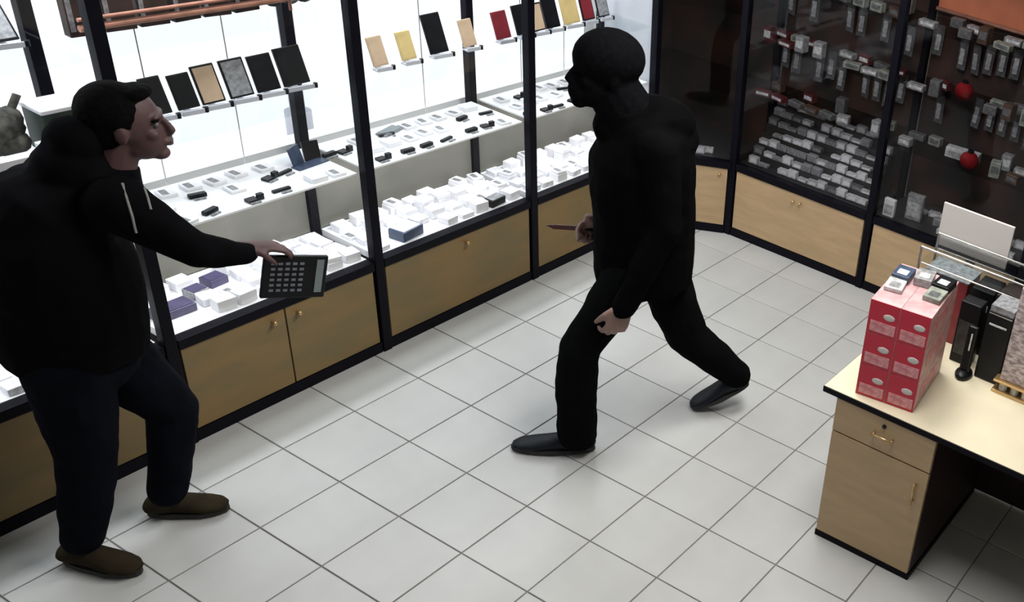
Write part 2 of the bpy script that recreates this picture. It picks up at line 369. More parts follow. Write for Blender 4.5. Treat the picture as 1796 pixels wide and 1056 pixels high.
# phones on stands on the third shelf
Z3 = 1.2555
def phone(x, z, y, w, h, m, label, grp='phones on stands along the upper glass shelf', lean=.28, cover=None, roll=-.06):
    t = thing('display_phone', label, 'phone', (x, y, z), grp, -.1)
    bm = bmesh.new(); bx(bm, (-w/2, -.005, .0), (w/2, .005, h)); bev(bm, .003, 2); b = ret(bm, 'case', m, t); b.location = (0, 0, .016); b.rotation_euler = (-lean, roll, 0)
    bm = bmesh.new(); bx(bm, (-w*.42, -.0062, .008), (w*.42, -.0052, h-.008)); s = ret(bm, 'screen', cover or 'dark', b)
    bm = bmesh.new(); bx(bm, (-w/2, -.03, 0), (w/2, .012, .006)); bx(bm, (-w/2, -.03, .006), (w/2, -.024, .018)); bx(bm, (-.01, .012, 0), (.01, .045, .006)); ret(bm, 'stand', 'palegrey', t)
    bm = bmesh.new(); cyl(bm, (w/2+.008, -.022, 0), (w/2+.008, -.022, .02), .009); ret(bm, 'security_button', 'dark', t, False)
    return t
ph = [(.094, .074, .142, 'phonegreen', None, 'dark green-black phone on a stand right beside the face of the man with the calculator'),
 (.196, .078, .134, 'phoneblack', None, 'blue-black phone on a stand just left of the tan-backed one'),
 (.292, .086, .150, 'phoneblack', 'tan', 'black-framed phone with a tan back on a stand, in the left bay'),
 (.405, .092, .152, 'phoneblack', 'greyprint', 'black phone with grey streaks on a stand, right of the tan-backed one'),
 (.518, .094, .148, 'phoneblack', None, 'black phone on a stand, second from the rear post'),
 (.640, .110, .158, 'phoneblack', 'dark', 'black phone on a stand in front of the rear post'),
 (1.046, .072, .132, 'tan', 'tan', 'tan phone on a stand, first right of the second long post'),
 (1.197, .074, .130, 'tanyellow', 'tanyellow', 'yellowish tan phone on a stand, second right of the second long post'),
 (1.367, .098, .185, 'phoneblack', None, 'tall black phone on a stand between the yellowish and the small tan phone'),
 (1.551, .073, .130, 'tan', 'tan', 'small tan phone on a stand in front of a rear post'),
 (1.766, .087, .137, 'redcase', 'redcase', 'dark red phone on a stand'),
 (1.900, .083, .150, 'phoneblack', None, 'black phone on a stand, first right of the dark red phone'),
 (2.005, .091, .143, 'phoneblack', 'tan', 'dark phone with a tan cover on a stand above the man in black'),
 (2.110, .092, .158, 'phoneblack', 'dark', 'plain black phone on a stand left of the yellow case'),
 (2.25, .11, .145, 'tanyellow', 'tanyellow', 'yellow phone case on a stand right above the head of the man in black'),
 (2.38, .085, .16, 'phoneblack', 'redcase', 'dark phone with reddish screen, second from the corner end'),
 (2.50, .080, .15, 'phoneblack', 'greyprint', 'dark striped phone, last on the row by the corner')]
for x, w, h, m, cv, lb in ph: phone(x, Z3, .875, w, h, m, lb, cover=cv)
# packs on the copper railed top shelf
for bay, n in ((2, 7),):
    x0, x1 = XS[bay]+.04, XS[bay+1]-.10
    if bay == 1: x0 += .5
    t = thing('copper_rail', 'copper coloured rail along the front of the top shelf, right of the first long post', 'rail')
    rod('rail', (x0, .80, 1.66), (x1, .80, 1.66), .012, 'copper', t); rod('rail', (x0, .80, 1.69), (x1, .80, 1.69), .007, 'copper', t)
    for x in (x0+.03, x1-.03): rod('support', (x, .80, 1.611), (x, .80, 1.69), .006, 'copper', t)
    if bay == 1: continue
    for i in range(n):
        x = x0+.05+i*(x1-x0-.1)/(n-1)
        if x > .56: continue
        p = thing('boxed_phone_case', 'upright dark brown boxed case on the copper-railed top shelf', 'box', (x, .88, 1.6105), 'brown boxed cases on the copper-railed shelf', random.uniform(-.1, .1))
        bm = bmesh.new(); bx(bm, (-.05, -.02, 0), (.05, .02, .17)); bev(bm, .002, 1); ret(bm, 'carton', 'brownp', p)
        box('spine_label', (-.045, -.0215, .02), (-.03, -.02, .15), 'greyprint', p)
phone(-.33, 1.6105, .88, .085, .13, 'dark', 'dark-framed phone on a stand at the top left corner of the picture', grp=None, lean=.6, cover='greyprint')
p = thing('rolled_cable', 'coiled dark cable hanging at the top edge between two posts', 'cable', (.62, .86, 1.6105))
bm = bmesh.new()
for cxx in (-.04, .03, .09):
    for i in range(12):
        a, b = 2*math.pi*i/12, 2*math.pi*(i+1)/12; cyl(bm, (cxx+.04*math.cos(a), 0, .05+.04*math.sin(a)), (cxx+.04*math.cos(b), 0, .05+.04*math.sin(b)), .008, 6)
ret(bm, 'coil', 'dark', p)
# far left bay: items behind the man
t = thing('mottled_pouch', 'grey mottled soft bag standing at the left edge behind the man', 'bag', (-.455, .86, 1.2555))
bm = bmesh.new(); ell(bm, (0, 0, .09), (.11, .055, .09)); ell(bm, (-.05, 0, .05), (.08, .05, .05)); ell(bm, (.05, -.01, .045), (.06, .05, .045)); ell(bm, (.07, 0, .12), (.04, .03, .05))
o = ret(bm, 'pouch', 'mottle', t, True); bm = bmesh.new(); cyl(bm, (.08, 0, .15), (.11, 0, .2), .012); ret(bm, 'strap', 'mottle', t)
t = thing('dark_green_box', 'dark green box with a white lid behind the head of the man with the calculator', 'box', (-.25, .83, 1.2555))
box('carton', (-.08, -.06, 0), (.10, .06, .15), 'greenbox', t, .003); box('lid', (-.085, -.065, .15), (.105, .065, .165), 'white', t, .003)
t = thing('long_white_box', 'long white box at the left edge below the mottled bag', 'box', (-.50, .72, 1.2555)); box('carton', (-.22, -.04, 0), (.08, .0, .055), 'offwhite', t, .003); box('lid', (-.222, -.042, .055), (.082, .002, .062), 'white', t)
t = thing('small_white_box', 'small upright white box at the end of the long white box', 'box', (-.375, .70, 1.2555)); box('carton', (-.02, -.03, 0), (.03, .02, .09), 'white', t, .003); box('tab', (-.01, -.02, .09), (.02, -.015, .105), 'white', t)
t = thing('blue_black_case', 'blue-black flat case at the left edge under the long white box', 'case', (-.52, .72, .9205)); box('body', (-.2, -.06, 0), (.15, .1, .12), 'blue', t, .006); box('strip', (-.19, -.063, .05), (.1, -.06, .065), 'white', t)
# ---------------------------------------------------------------- goods in the dark cases
dp = []
for sz in ((.036, .066, .030), (.036, .062, .044), (.037, .066, .018)):
    for gk in ('g2', 'g3', 'g4', 'g1'):
        bm = bmesh.new(); bx(bm, (-sz[0]/2, -sz[1]/2, 0), (sz[0]/2, sz[1]/2, sz[2])); bev(bm, .0015, 1)
        t = thing('boxed_trinket', 'x', 'package'); ret(bm, 'carton', gk, t)
        box('edge_label', (-sz[0]/2-.001, -sz[1]*.4, sz[2]*.2), (-sz[0]/2, sz[1]*.3, sz[2]*.8), 'offwhite' if gk in ('g3', 'g4') else 'greyprint', t); dp.append(t)
du = set()
def putd(k, loc, rz, lab, gr, tilt=0):
    if k not in du: du.add(k); r = dp[k]; r.location = loc; r.rotation_euler = (0, tilt, rz); r['label'] = lab; r['group'] = gr
    else: dup(dp[k], loc, (0, tilt, rz), lab, gr)
t = thing('stepped_stand', 'dark stepped stand full of small packages behind the wide pale door', 'stand')
for s in range(7): box('step', (X1+.05+s*.045, YS[1]+.06, H+.005), (X1+.05+s*.045+.043, YS[0]-.06, H+.012+s*.052), 'darkdeck', t)
for s in range(7):
    for i in range(12):
        if random.random() < (.07 if s < 5 else .3): continue
        y = YS[0]-.1-i*.07; k = random.choice((1, 2, 5, 6, 9, 10, 0, 4, 3) if i > 2 else (0, 3, 4, 7, 8, 1, 5))
        putd(k, (X1+.0715+s*.045, y+random.uniform(-.004, .004), H+.0125+s*.052), random.uniform(-.06, .06), 'small pale package on the stepped stand of the first dark case', 'packages on the stepped stand')
for s in range(3):
    for i in range(12):
        if random.random() < .45: continue
        y = YS[1]-.08-i*.07
        putd(random.choice((0, 1, 2, 5, 4, 8)), (X1+.08+s*.09, y, H+.0045), random.uniform(-.3, .3), 'small package on the deck of the dark case behind the desk', 'packages on the deck behind the desk')
for i in range(6):
    putd(random.choice((1, 2, 5)), cm @ V((.1+i*.045, .07+.03*(i % 2), H+.0045)), ang+1.57, 'small package in the narrow corner case', 'packages in the corner case')
bp = []
for sz in ((.05, .075, .05), (.06, .06, .09), (.05, .10, .035)):
    for gk in ('maroon', 'brownpack', 'palegreen', 'g1', 'g2'):
        x_, y_, z_ = sz; bm = bmesh.new(); bx(bm, (-x_/2, -y_/2, 0), (x_/2, y_/2, z_)); bev(bm, .003, 1)
        t = thing('boxed_accessory', 'x', 'package'); ret(bm, 'carton', gk, t)
        box('front_label', (-x_/2-.001, -y_*.4, z_*.3), (-x_/2, y_*.35, z_*.75), 'g4' if gk in ('g2', 'maroon') else 'g1', t); bp.append([t, gk, False])
names = {'maroon': 'maroon', 'brownpack': 'brown', 'palegreen': 'grey-green', 'g1': 'dark grey', 'g2': 'mid grey'}
for n, (ya, nm2) in enumerate(((YS[0], 'first dark case'), (YS[1], 'dark case behind the desk'), (YS[2], 'dark case at the right edge'))):
    for z, ln in ((.92, 'lowest'), (1.255, 'middle'), (1.61, 'top')):
        for i in range(8):
            for xr in (.12, .27):
                if n == 2 and (xr > .2 or z < 1): continue
                if n == 1 and z < 1.3 and ((z > 1 and abs(YS[1]-.09-i*.112+1.13) < .12) or (z < 1 and abs(YS[1]-.09-i*.112+1.28) < .12)): continue
                if random.random() < .18: continue
                y = ya-.09-i*.112+random.uniform(-.008, .008); e = random.choice(bp); lab = '%s package on the %s glass shelf, %s' % (names[e[1]], ln, nm2)
                gr = '%s packages on the %s shelf of the %s' % (names[e[1]], ln, nm2); lo = (X1+xr, y, z+.0005); ro = (0, 0, random.uniform(-.25, .25))
                if not e[2]: e[2] = True; e[0].location = lo; e[0].rotation_euler = ro; e[0]['label'] = lab; e[0]['group'] = gr
                else: dup(e[0], lo, ro, lab, gr)
# hanging blister packs on hooks
hp = None
for n, (ya, yb, nm2) in enumerate(((YS[0], YS[1], 'first dark case'), (YS[1], YS[2], 'dark case behind the desk'), (YS[2], YS[3], 'dark case at the right edge'))):
    for z in (1.22, 1.55, 1.95):
        for i in range(11):
            if n > 0 and z > 1.9: continue
            if random.random() < .2: continue
            y = ya-.08-i*.08
            if y < yb+.07: continue
            lab = 'narrow hanging pack on a hook in the %s' % nm2; gr = 'hanging packs in the %s' % nm2
            zz = z+random.uniform(-.03, .03)
            if hp is None:
                hp = thing('hanging_pack', lab, 'package', (XB-.06, y, zz), gr)
                box('card', (-.004, -.027, -.17), (.004, .027, -.0), 'g1', hp, .001); box('blister', (-.014, -.014, -.14), (-.004, .014, -.05), 'g3', hp, .002)
                rod('hook', (-.02, 0, -.01), (.045, 0, -.01), .002, 'chrome', hp, 6); first = True
            else:
                r = dup(hp, (XB-.06, y, zz), (0, random.uniform(-.1, .1), random.uniform(-.3, .3)), lab, gr)
def misc(name, label, cat, loc, size, m, m2, rot=0):
    t = thing(name, label, cat, loc, None, rot); x, y, z = size
    bm = bmesh.new(); bx(bm, (-x/2, -y/2, 0), (x/2, y/2, z)); bev(bm, .004, 2); ret(bm, 'carton', m, t); box('front_label', (-x/2-.0015, -y*.4, z*.15), (-x/2, y*.4, z*.7), m2, t); return t
for e in bp:
    if not e[2]:
        for ch in list(e[0].children): bpy.data.objects.remove(ch)
        bpy.data.objects.remove(e[0])
for k_, t_ in enumerate(dp):
    if k_ not in du:
        for ch in list(t_.children): bpy.data.objects.remove(ch)
        bpy.data.objects.remove(t_)
misc('white_box', 'upright whitish box standing in the dark case just right of its second post', 'box', (X1+.06, -.87, H+.0045), (.03, .07, .11), 'offwhite', 'g3')
misc('grey_box', 'tall grey printed box on the deck of the dark case behind the red boxes', 'box', (X1+.13, -1.0, H+.0045), (.04, .10, .16), 'g2', 'g3', .1)
misc('grey_box', 'wide low grey box on the lowest glass shelf of the dark case behind the desk', 'box', (X1+.2, -1.2, .9205), (.06, .2, .06), 'g3', 'g2', .1)
for lb, (y, z, x) in (('red round money box on the middle shelf of the dark case behind the desk', (-1.13, 1.2555, X1+.2)), ('small red round money box on the lowest shelf of the dark case behind the desk', (-1.28, .9205, X1+.1))):
    t = thing('red_money_box', lb, 'money box', (x, y, z)); bm = bmesh.new(); ell(bm, (0, 0, .05), (.045, .055, .05), n=3); ret(bm, 'body', 'moneyred', t, True)
    rod('cap', (0, 0, .095), (0, 0, .11), .018, 'dark', t)
# ---------------------------------------------------------------- desk
dk = thing('desk', 'beech desk with black edging and a drawer cabinet, standing under the red boxes', 'desk', (0, 0, 0))
DX, DY = .909, -1.64
box('desktop', (DX, -3.6, .722), (1.72, DY, .75), 'desktop', dk)
box('edge_strip', (DX-.004, -3.6, .724), (DX, DY, .747), 'black', dk); box('edge_strip', (DX, DY, .724), (1.72, DY+.003, .747), 'black', dk)
pc = box('pedestal', (DX+.02, -2.14, .03), (1.60, -1.70, .72), 'shadeside', dk)
pe = box('pedestal_base', (DX+.004, -2.145, 0), (1.60, -1.697, .03), 'black', dk)
dw = box('drawer', (DX+.002, -2.138, .565), (DX+.02, -1.702, .718), 'beech', dk, .0015)
do = box('door', (DX+.002, -2.138, .034), (DX+.02, -1.702, .558), 'beech', dk, .0015)
bm = bmesh.new(); cyl(bm, (DX-.016, -1.875, .64), (DX-.016, -1.975, .64), .005, 8); cyl(bm, (DX+.002, -1.885, .64), (DX-.016, -1.885, .64), .004, 8); cyl(bm, (DX+.002, -1.965, .64), (DX-.016, -1.965, .64), .004, 8); ret(bm, 'handle', 'brass', dw, True)
bm = bmesh.new(); cyl(bm, (DX+.003, -1.92, .685), (DX-.003, -1.92, .685), .009, 12); ret(bm, 'lock', 'dark', dw)
bm = bmesh.new(); cyl(bm, (DX-.016, -2.095, .40), (DX-.016, -2.095, .50), .005, 8); cyl(bm, (DX+.002, -2.095, .41), (DX-.016, -2.095, .41), .004, 8); cyl(bm, (DX+.002, -2.095, .49), (DX-.016, -2.095, .49), .004, 8); ret(bm, 'handle', 'brass', do, True)
box('side_panel', (1.0, -3.6, 0), (1.70, -3.575, .722), 'shadeside', dk)
box('modesty_panel', (1.60, -3.575, .02), (1.62, -1.70, .722), 'shadeside', dk)  # dark panels added to keep the kneehole black
# red boxes: 2 columns x 3 rows
f0 = V((.945, -1.758, 0)); f1 = V((.975, -1.998, 0)); wd = (f1-f0).normalized(); bd = V((-wd.y, wd.x, 0)); 
if bd.x < 0: bd = -bd
wl = (f1-f0).length/2; HB = .143; DB = .33
row = ('top', 'middle', 'bottom')
for r in range(3):
    for c in range(2):
        o = f0+wd*(wl*c+.0007)+V((0, 0, .7505+HB*(2-r)))
        t = thing('red_carton', 'red carton, %s of the stack of six on the desk, %s column' % (row[r], ('left', 'right')[c]), 'box', o, 'six red cartons stacked on the desk', math.atan2(wd.y, wd.x))
        w = wl-.0015; h = HB-.0015     # local x = across, local y = +depth (bd) or -depth
        s = 1 if (M4.Rotation(math.atan2(wd.y, wd.x), 3, 'Z') @ V((0, 1, 0))).dot(bd) > 0 else -1
        box('carton', (0, 0, 0), (w, s*DB, h), 'pinkpale', t)
        box('front_panel', (.001, -s*.0012, .001), (w-.001, 0, h-.001), 'red', t)
        box('printed_label', (.012, -s*.0024, .012), (w-.008, -s*.0012, h*.40), 'redpink', t)
        bm = bmesh.new(); ell(bm, (w*.68, -s*.0014, h*.60), (w*.2, .0016, h*.10)); ret(bm, 'oval_badge', 'board', t, True)
        box('side_print', (w, s*.05, h*.3), (w+.0012, s*.24, h*.7), 'redpink', t) if c else None
ztop = .7505+3*HB
def onstack(name, label, a, b, h, m, m2, z=ztop, rz=0):
    c = f0+wd*a+bd*b; t = thing(name, label, 'package', (c.x, c.y, z), None, math.atan2(bd.y, bd.x)+rz)
    box('carton', (-.045, -.035, 0), (.045, .035, h), m, t, .002); box('top_label', (-.03, -.02, h), (.01, .02, h+.001), m2, t)
onstack('blue_white_pack', 'blue and white pack on top of the red cartons, left rear', .045, .22, .03, 'blue', 'white')
onstack('pale_grey_pack', 'pale grey pack on the red cartons, in front of the blue and white pack', .045, .135, .016, 'g3', 'g2', rz=.1)
onstack('grey_pack', 'grey pack on top of the red cartons, centre rear', .125, .24, .034, 'g2', 'g4', rz=.1)
onstack('black_pack', 'black and pale pack on top of the red cartons, right rear', .205, .24, .03, 'dark', 'g4', rz=-.1)
onstack('dark_green_pack', 'grey-green pack on top of the red cartons, right of centre', .20, .15, .02, 'palegreen', 'g1', rz=-.05)
# behind the stack
t = thing('dark_red_carton', 'dark red carton with grey lid standing behind the red carton stack', 'box', (1.60, -1.82, .7505)); box('carton', (-.07, -.10, 0), (.07, .10, .30), 'redcase', t, .002); box('lid', (-.072, -.103, .30), (.072, .103, .307), 'greyprint', t, .002)
t = thing('blank_board', 'blank pale board standing up at the back of the desk', 'board', (1.71, -1.84, .7505))
box('panel', (0, -.165, .335), (.012, .165, .535), 'board', t, .002); box('stem', (.013, -.02, 0), (.025, .02, .42), 'dark', t); box('foot', (-.03, -.08, 0), (.06, .08, .008), 'dark', t)
t = thing('acrylic_display', 'long clear acrylic display stand with chrome edges below the blank board', 'display stand', (1.60, -2.02, .7505))
for x in (-.085, .085):
    for y in (-.30, .33): rod('upright', (x, y, 0), (x, y, .40), .006, 'chrome', t, 8)
    rod('edge_rail', (x, -.30, .40), (x, .33, .40), .005, 'chrome', t, 8); rod('edge_rail', (x, -.30, .33), (x, .33, .33), .003, 'chrome', t, 8)
box('top_glass', (-.085, -.30, .396), (.085, .33, .404), 'shelfglass', t); box('middle_glass', (-.085, -.30, .326), (.085, .33, .332), 'shelfglass', t)
box('rear_glass', (.086, -.30, .01), (.090, .33, .39), 'dglass', t)
for n_, (y, h, m, m2_, lb) in enumerate(((-1.99, .30, 'dark', 'greyprint', 'tall black carton in the acrylic display, next to the dark red one'), (-2.10, .31, 'brownp', 'g2', 'tall black-brown carton in the acrylic display, second from the dark red one'), (-2.21, .29, 'dark', 'g3', 'black carton with pale label in the acrylic display, farthest from the dark red one'))):
    p = thing('tall_carton', lb, 'box', (1.60, y, .7505)); box('carton', (-.07, -.05, 0), (.07, .05, h), m, p, .003); box('front_label', (-.0715, -.035, h-.09), (-.07, .035, h-.06), m2_, p)
t = thing('black_printer', 'tall black machine with silver edge lines, behind the upright black handset', 'printer', (1.42, -2.14, .7505))
box('housing', (-.05, -.05, 0), (.07, .06, .32), 'dark', t, .006); box('paper_slot', (-.052, -.03, .26), (-.05, .045, .268), 'g4', t); box('edge_trim', (-.052, -.045, .31), (-.05, .055, .314), 'chrome', t); box('top_tray', (-.045, -.045, .32), (.065, .055, .346), 'greyprint', t)
misc('black_carton', 'plain black carton standing between the red carton stack and the acrylic display', 'box', (1.45, -1.99, .7505), (.07, .09, .29), 'dark', 'g0')
t = thing('card_reader', 'black handset upright in its round cradle beside the red cartons', 'card reader', (1.345, -2.045, .7505))
bm = bmesh.new(); ell(bm, (0, 0, .012), (.05, .035, .02), n=3); ret(bm, 'cradle', 'dark', t, True)
bm = bmesh.new(); bx(bm, (-.012, -.022, .012), (.012, .022, .24)); bev(bm, .008, 2); ret(bm, 'handset', 'dark', t)
box('screen_strip', (-.0135, -.006, .13), (-.012, .0, .21), 'g4', t)
pk = thing('pack_tower', 'tall pinkish pack printed with fine lines at the right edge of the desk', 'package', (1.37, -2.27, .81)); box('carton', (-.03, -.09, 0), (.05, .07, .42), 'barcode', pk, .003); box('end_flap', (-.03, -.09, .42), (.05, .07, .424), 'board', pk)
t = thing('metal_tray', 'low bronze tray with glass pots under the pinkish pack', 'tray', (1.37, -2.27, .7505))
box('tray', (-.05, -.13, 0), (.07, .09, .012), 'brass', t, .003); 
for y in (-.1, -.05, .0, .05): rod('pot', (-.02, y, .012), (-.02, y, .048), .018, 'g3' if y > -.06 else 'dark', t, 12)
box('deck', (-.05, -.13, .05), (.07, .09, .059), 'brass', t, .002)
for n, (px_, py_, h_) in enumerate(((1.52, -2.42, .30), (1.60, -2.55, .36), (1.5, -2.70, .25))):
    misc('printed_carton', 'dark printed carton on the desk at the right edge, %s' % ('front', 'rear', 'last')[n], 'box', (px_, py_, .7505), (.07, .10, h_), 'g0', 'g2')
# ---------------------------------------------------------------- people
def loft(bm, pts, rads, side, n=14):
    pts = [V(p) for p in pts]; rings = []
    for i, p in enumerate(pts):
        a = pts[max(i-1, 0)]; b = pts[min(i+1, len(pts)-1)]; t = (b-a).normalized()
        A_ = V(side) - t*V(side).dot(t); A_.normalize(); B_ = t.cross(A_)
        ra, rb = rads[i] if isinstance(rads[i], tuple) else (rads[i], rads[i])
        rings.append([bm.verts.new(p + A_*ra*math.cos(2*math.pi*k/n) + B_*rb*math.sin(2*math.pi*k/n)) for k in range(n)])
    for r, q in zip(rings, rings[1:]):
        for k in range(n): bm.faces.new((r[k], r[(k+1) % n], q[(k+1) % n], q[k]))
    bm.faces.new(rings[0][::-1]); bm.faces.new(rings[-1])
    return rings
def limb(bm, pts, rads, side):
    loft(bm, pts, rads, side)
    for p, r in zip(pts, rads):
        r = min(r) if isinstance(r, tuple) else r; ell(bm, p, (r, r, r), n=2)
def remesh(name, bm, vox, it, m, parent, disp=0):
    bmesh.ops.recalc_face_normals(bm, faces=bm.faces[:])
    me = bpy.data.meshes.new(name); bm.to_mesh(me); bm.free(); o = bpy.data.objects.new(name, me); C.objects.link(o)
    r = o.modifiers.new('r', 'REMESH'); r.mode = 'VOXEL'; r.voxel_size = vox; r.use_smooth_shade = True
    s = o.modifiers.new('s', 'SMOOTH'); s.factor = .6; s.iterations = it
    if disp:
        tx = bpy.data.textures.new(name+'_folds', 'CLOUDS'); tx.noise_scale = .11; tx.noise_depth = 1
        d_ = o.modifiers.new('d', 'DISPLACE'); d_.texture = tx; d_.strength = disp; d_.mid_level = .5
    dg = bpy.context.evaluated_depsgraph_get(); m2 = bpy.data.meshes.new_from_object(o.evaluated_get(dg))
    bpy.data.objects.remove(o); m2.name = name; m2.materials.clear(); m2.materials.append(mt[m])
    for p in m2.polygons: p.use_smooth = True
    o = bpy.data.objects.new(name, m2); C.objects.link(o)
    if parent: o.parent = parent
    return o
def head(bm, c, f, s, u, k=1.0, nose=1.0):
    P = lambda a, b, d: c + f*a*k + s*b*k + u*d*k
    E = lambda q, r: ell(bm, q, (r[0]*k, r[1]*k, r[2]*k), (f, s, u), 3)
    E(P(-.012, 0, .022), (.098, .078, .098)); E(P(.030, 0, -.045), (.062, .058, .075)); E(P(.015, 0, -.07), (.055, .056, .042))
    E(P(.066, 0, -.102), (.026, .028, .021)); E(P(.078, 0, .026), (.017, .05, .011)); E(P(.088, 0, -.062), (.014, .026, .012))
    E(P(.098, 0, -.059), (.009, .021, .0055)); E(P(.097, 0, -.072), (.009, .019, .006))
    for q in (-1, 1): E(P(.060, q*.040, -.028), (.022, .017, .019)); E(P(-.008, q*.079, -.012), (.018, .009, .031))
    loft(bm, [P(.086, 0, .016), P(.101, 0, -.010), P(.113*nose, 0, -.030), P(.098, 0, -.043)], [.007*k, .0095*k, .0125*k, .010*k], s)
def hand(bm, w, fw, back, th, curl, k=1.0, tc=.6):
    w, fw, back, th = V(w), V(fw).normalized(), V(back), V(th)
    back = (back-fw*back.dot(fw)).normalized(); th = (th-fw*th.dot(fw)-back*th.dot(back)).normalized()
    loft(bm, [w-fw*.03*k, w, w+fw*.03*k, w+fw*.07*k, w+fw*.09*k], [(.026*k, .020*k), (.027*k, .019*k), (.037*k, .017*k), (.041*k, .015*k), (.037*k, .012*k)], th)
    for i, (off, ln) in enumerate(((.030, .072), (.010, .080), (-.010, .075), (-.029, .058))):
        p = w+fw*(.075+.006*(1.5-abs(i-1.3)))*k+th*off*k; pts = [p-fw*.012*k, p]; a = 0
        for q, fr in enumerate((.45, .3, .25)):
            a += curl[q]*(1+.05*i); d = fw*math.cos(a)-back*math.sin(a)+th*(off*.8*(1-q*.3)); p = p+d.normalized()*ln*fr*k; pts.append(p)
        loft(bm, pts, [.0095*k, .0095*k, .0088*k, .008*k, .0062*k], th, 10)
        ell(bm, pts[-1], (.0066*k,)*3, n=1)
    p = w+fw*.02*k+th*.026*k; d1 = (fw*.75+th*.65-back*.35).normalized(); d2 = (fw*.95+th*.15-back*tc).normalized()
    pts = [p-fw*.01*k, p+d1*.03*k, p+d1*.03*k+d2*.03*k, p+d1*.03*k+d2*.056*k]; loft(bm, pts, [.014*k, .0125*k, .0105*k, .0075*k], back, 10); ell(bm, pts[-1], (.0078*k,)*3, n=1)
def shoe(name, par, toe, heel, ankle, m, w=.046, hgt=.085):
    toe, heel = V(toe), V(heel); d = (toe-heel).normalized(); Ln = (toe-heel).length
    up = V((0, 0, 1)); up = (up-d*up.dot(d)).normalized(); s = d.cross(up)
    bm = bmesh.new()
    prof = [(0, .6, .45), (.06, .82, .75), (.2, .86, .95), (.38, .82, .9), (.55, .95, .72), (.75, 1.05, .55), (.9, .9, .45), (1, .5, .3)]
    loft(bm, [heel+d*Ln*a+up*(hgt*h*.5) for a, ww, h in prof], [(w*ww, hgt*h*.5) for a, ww, h in prof], s, 16)
    if ankle: loft(bm, [V(ankle), heel+d*Ln*.2+up*.03], [.045, .04], s)
    o = remesh(name, bm, .006, 5, m, par)
    bm = bmesh.new(); n = 20; A_ = []; B_ = []
    for i in range(n):
        t = 2*math.pi*i/n; x = Ln*(.5-.52*math.cos(t)); y = w*1.02*math.sin(t)*(1.0 if x > Ln*.5 else .86)
        A_.append(bm.verts.new(heel+d*x+s*y+up*-.006)); B_.append(bm.verts.new(heel+d*x+s*y+up*.012))
    bm.faces.new(A_); bm.faces.new(B_[::-1])
    for i in range(n): bm.faces.new((A_[i], A_[(i+1) % n], B_[(i+1) % n], B_[i]))
    bmesh.ops.recalc_face_normals(bm, faces=bm.faces[:]); ret(bm, 'sole', 'sole', o)
    return o
UP = V((0, 0, 1))
def rel(o, pts): return pts
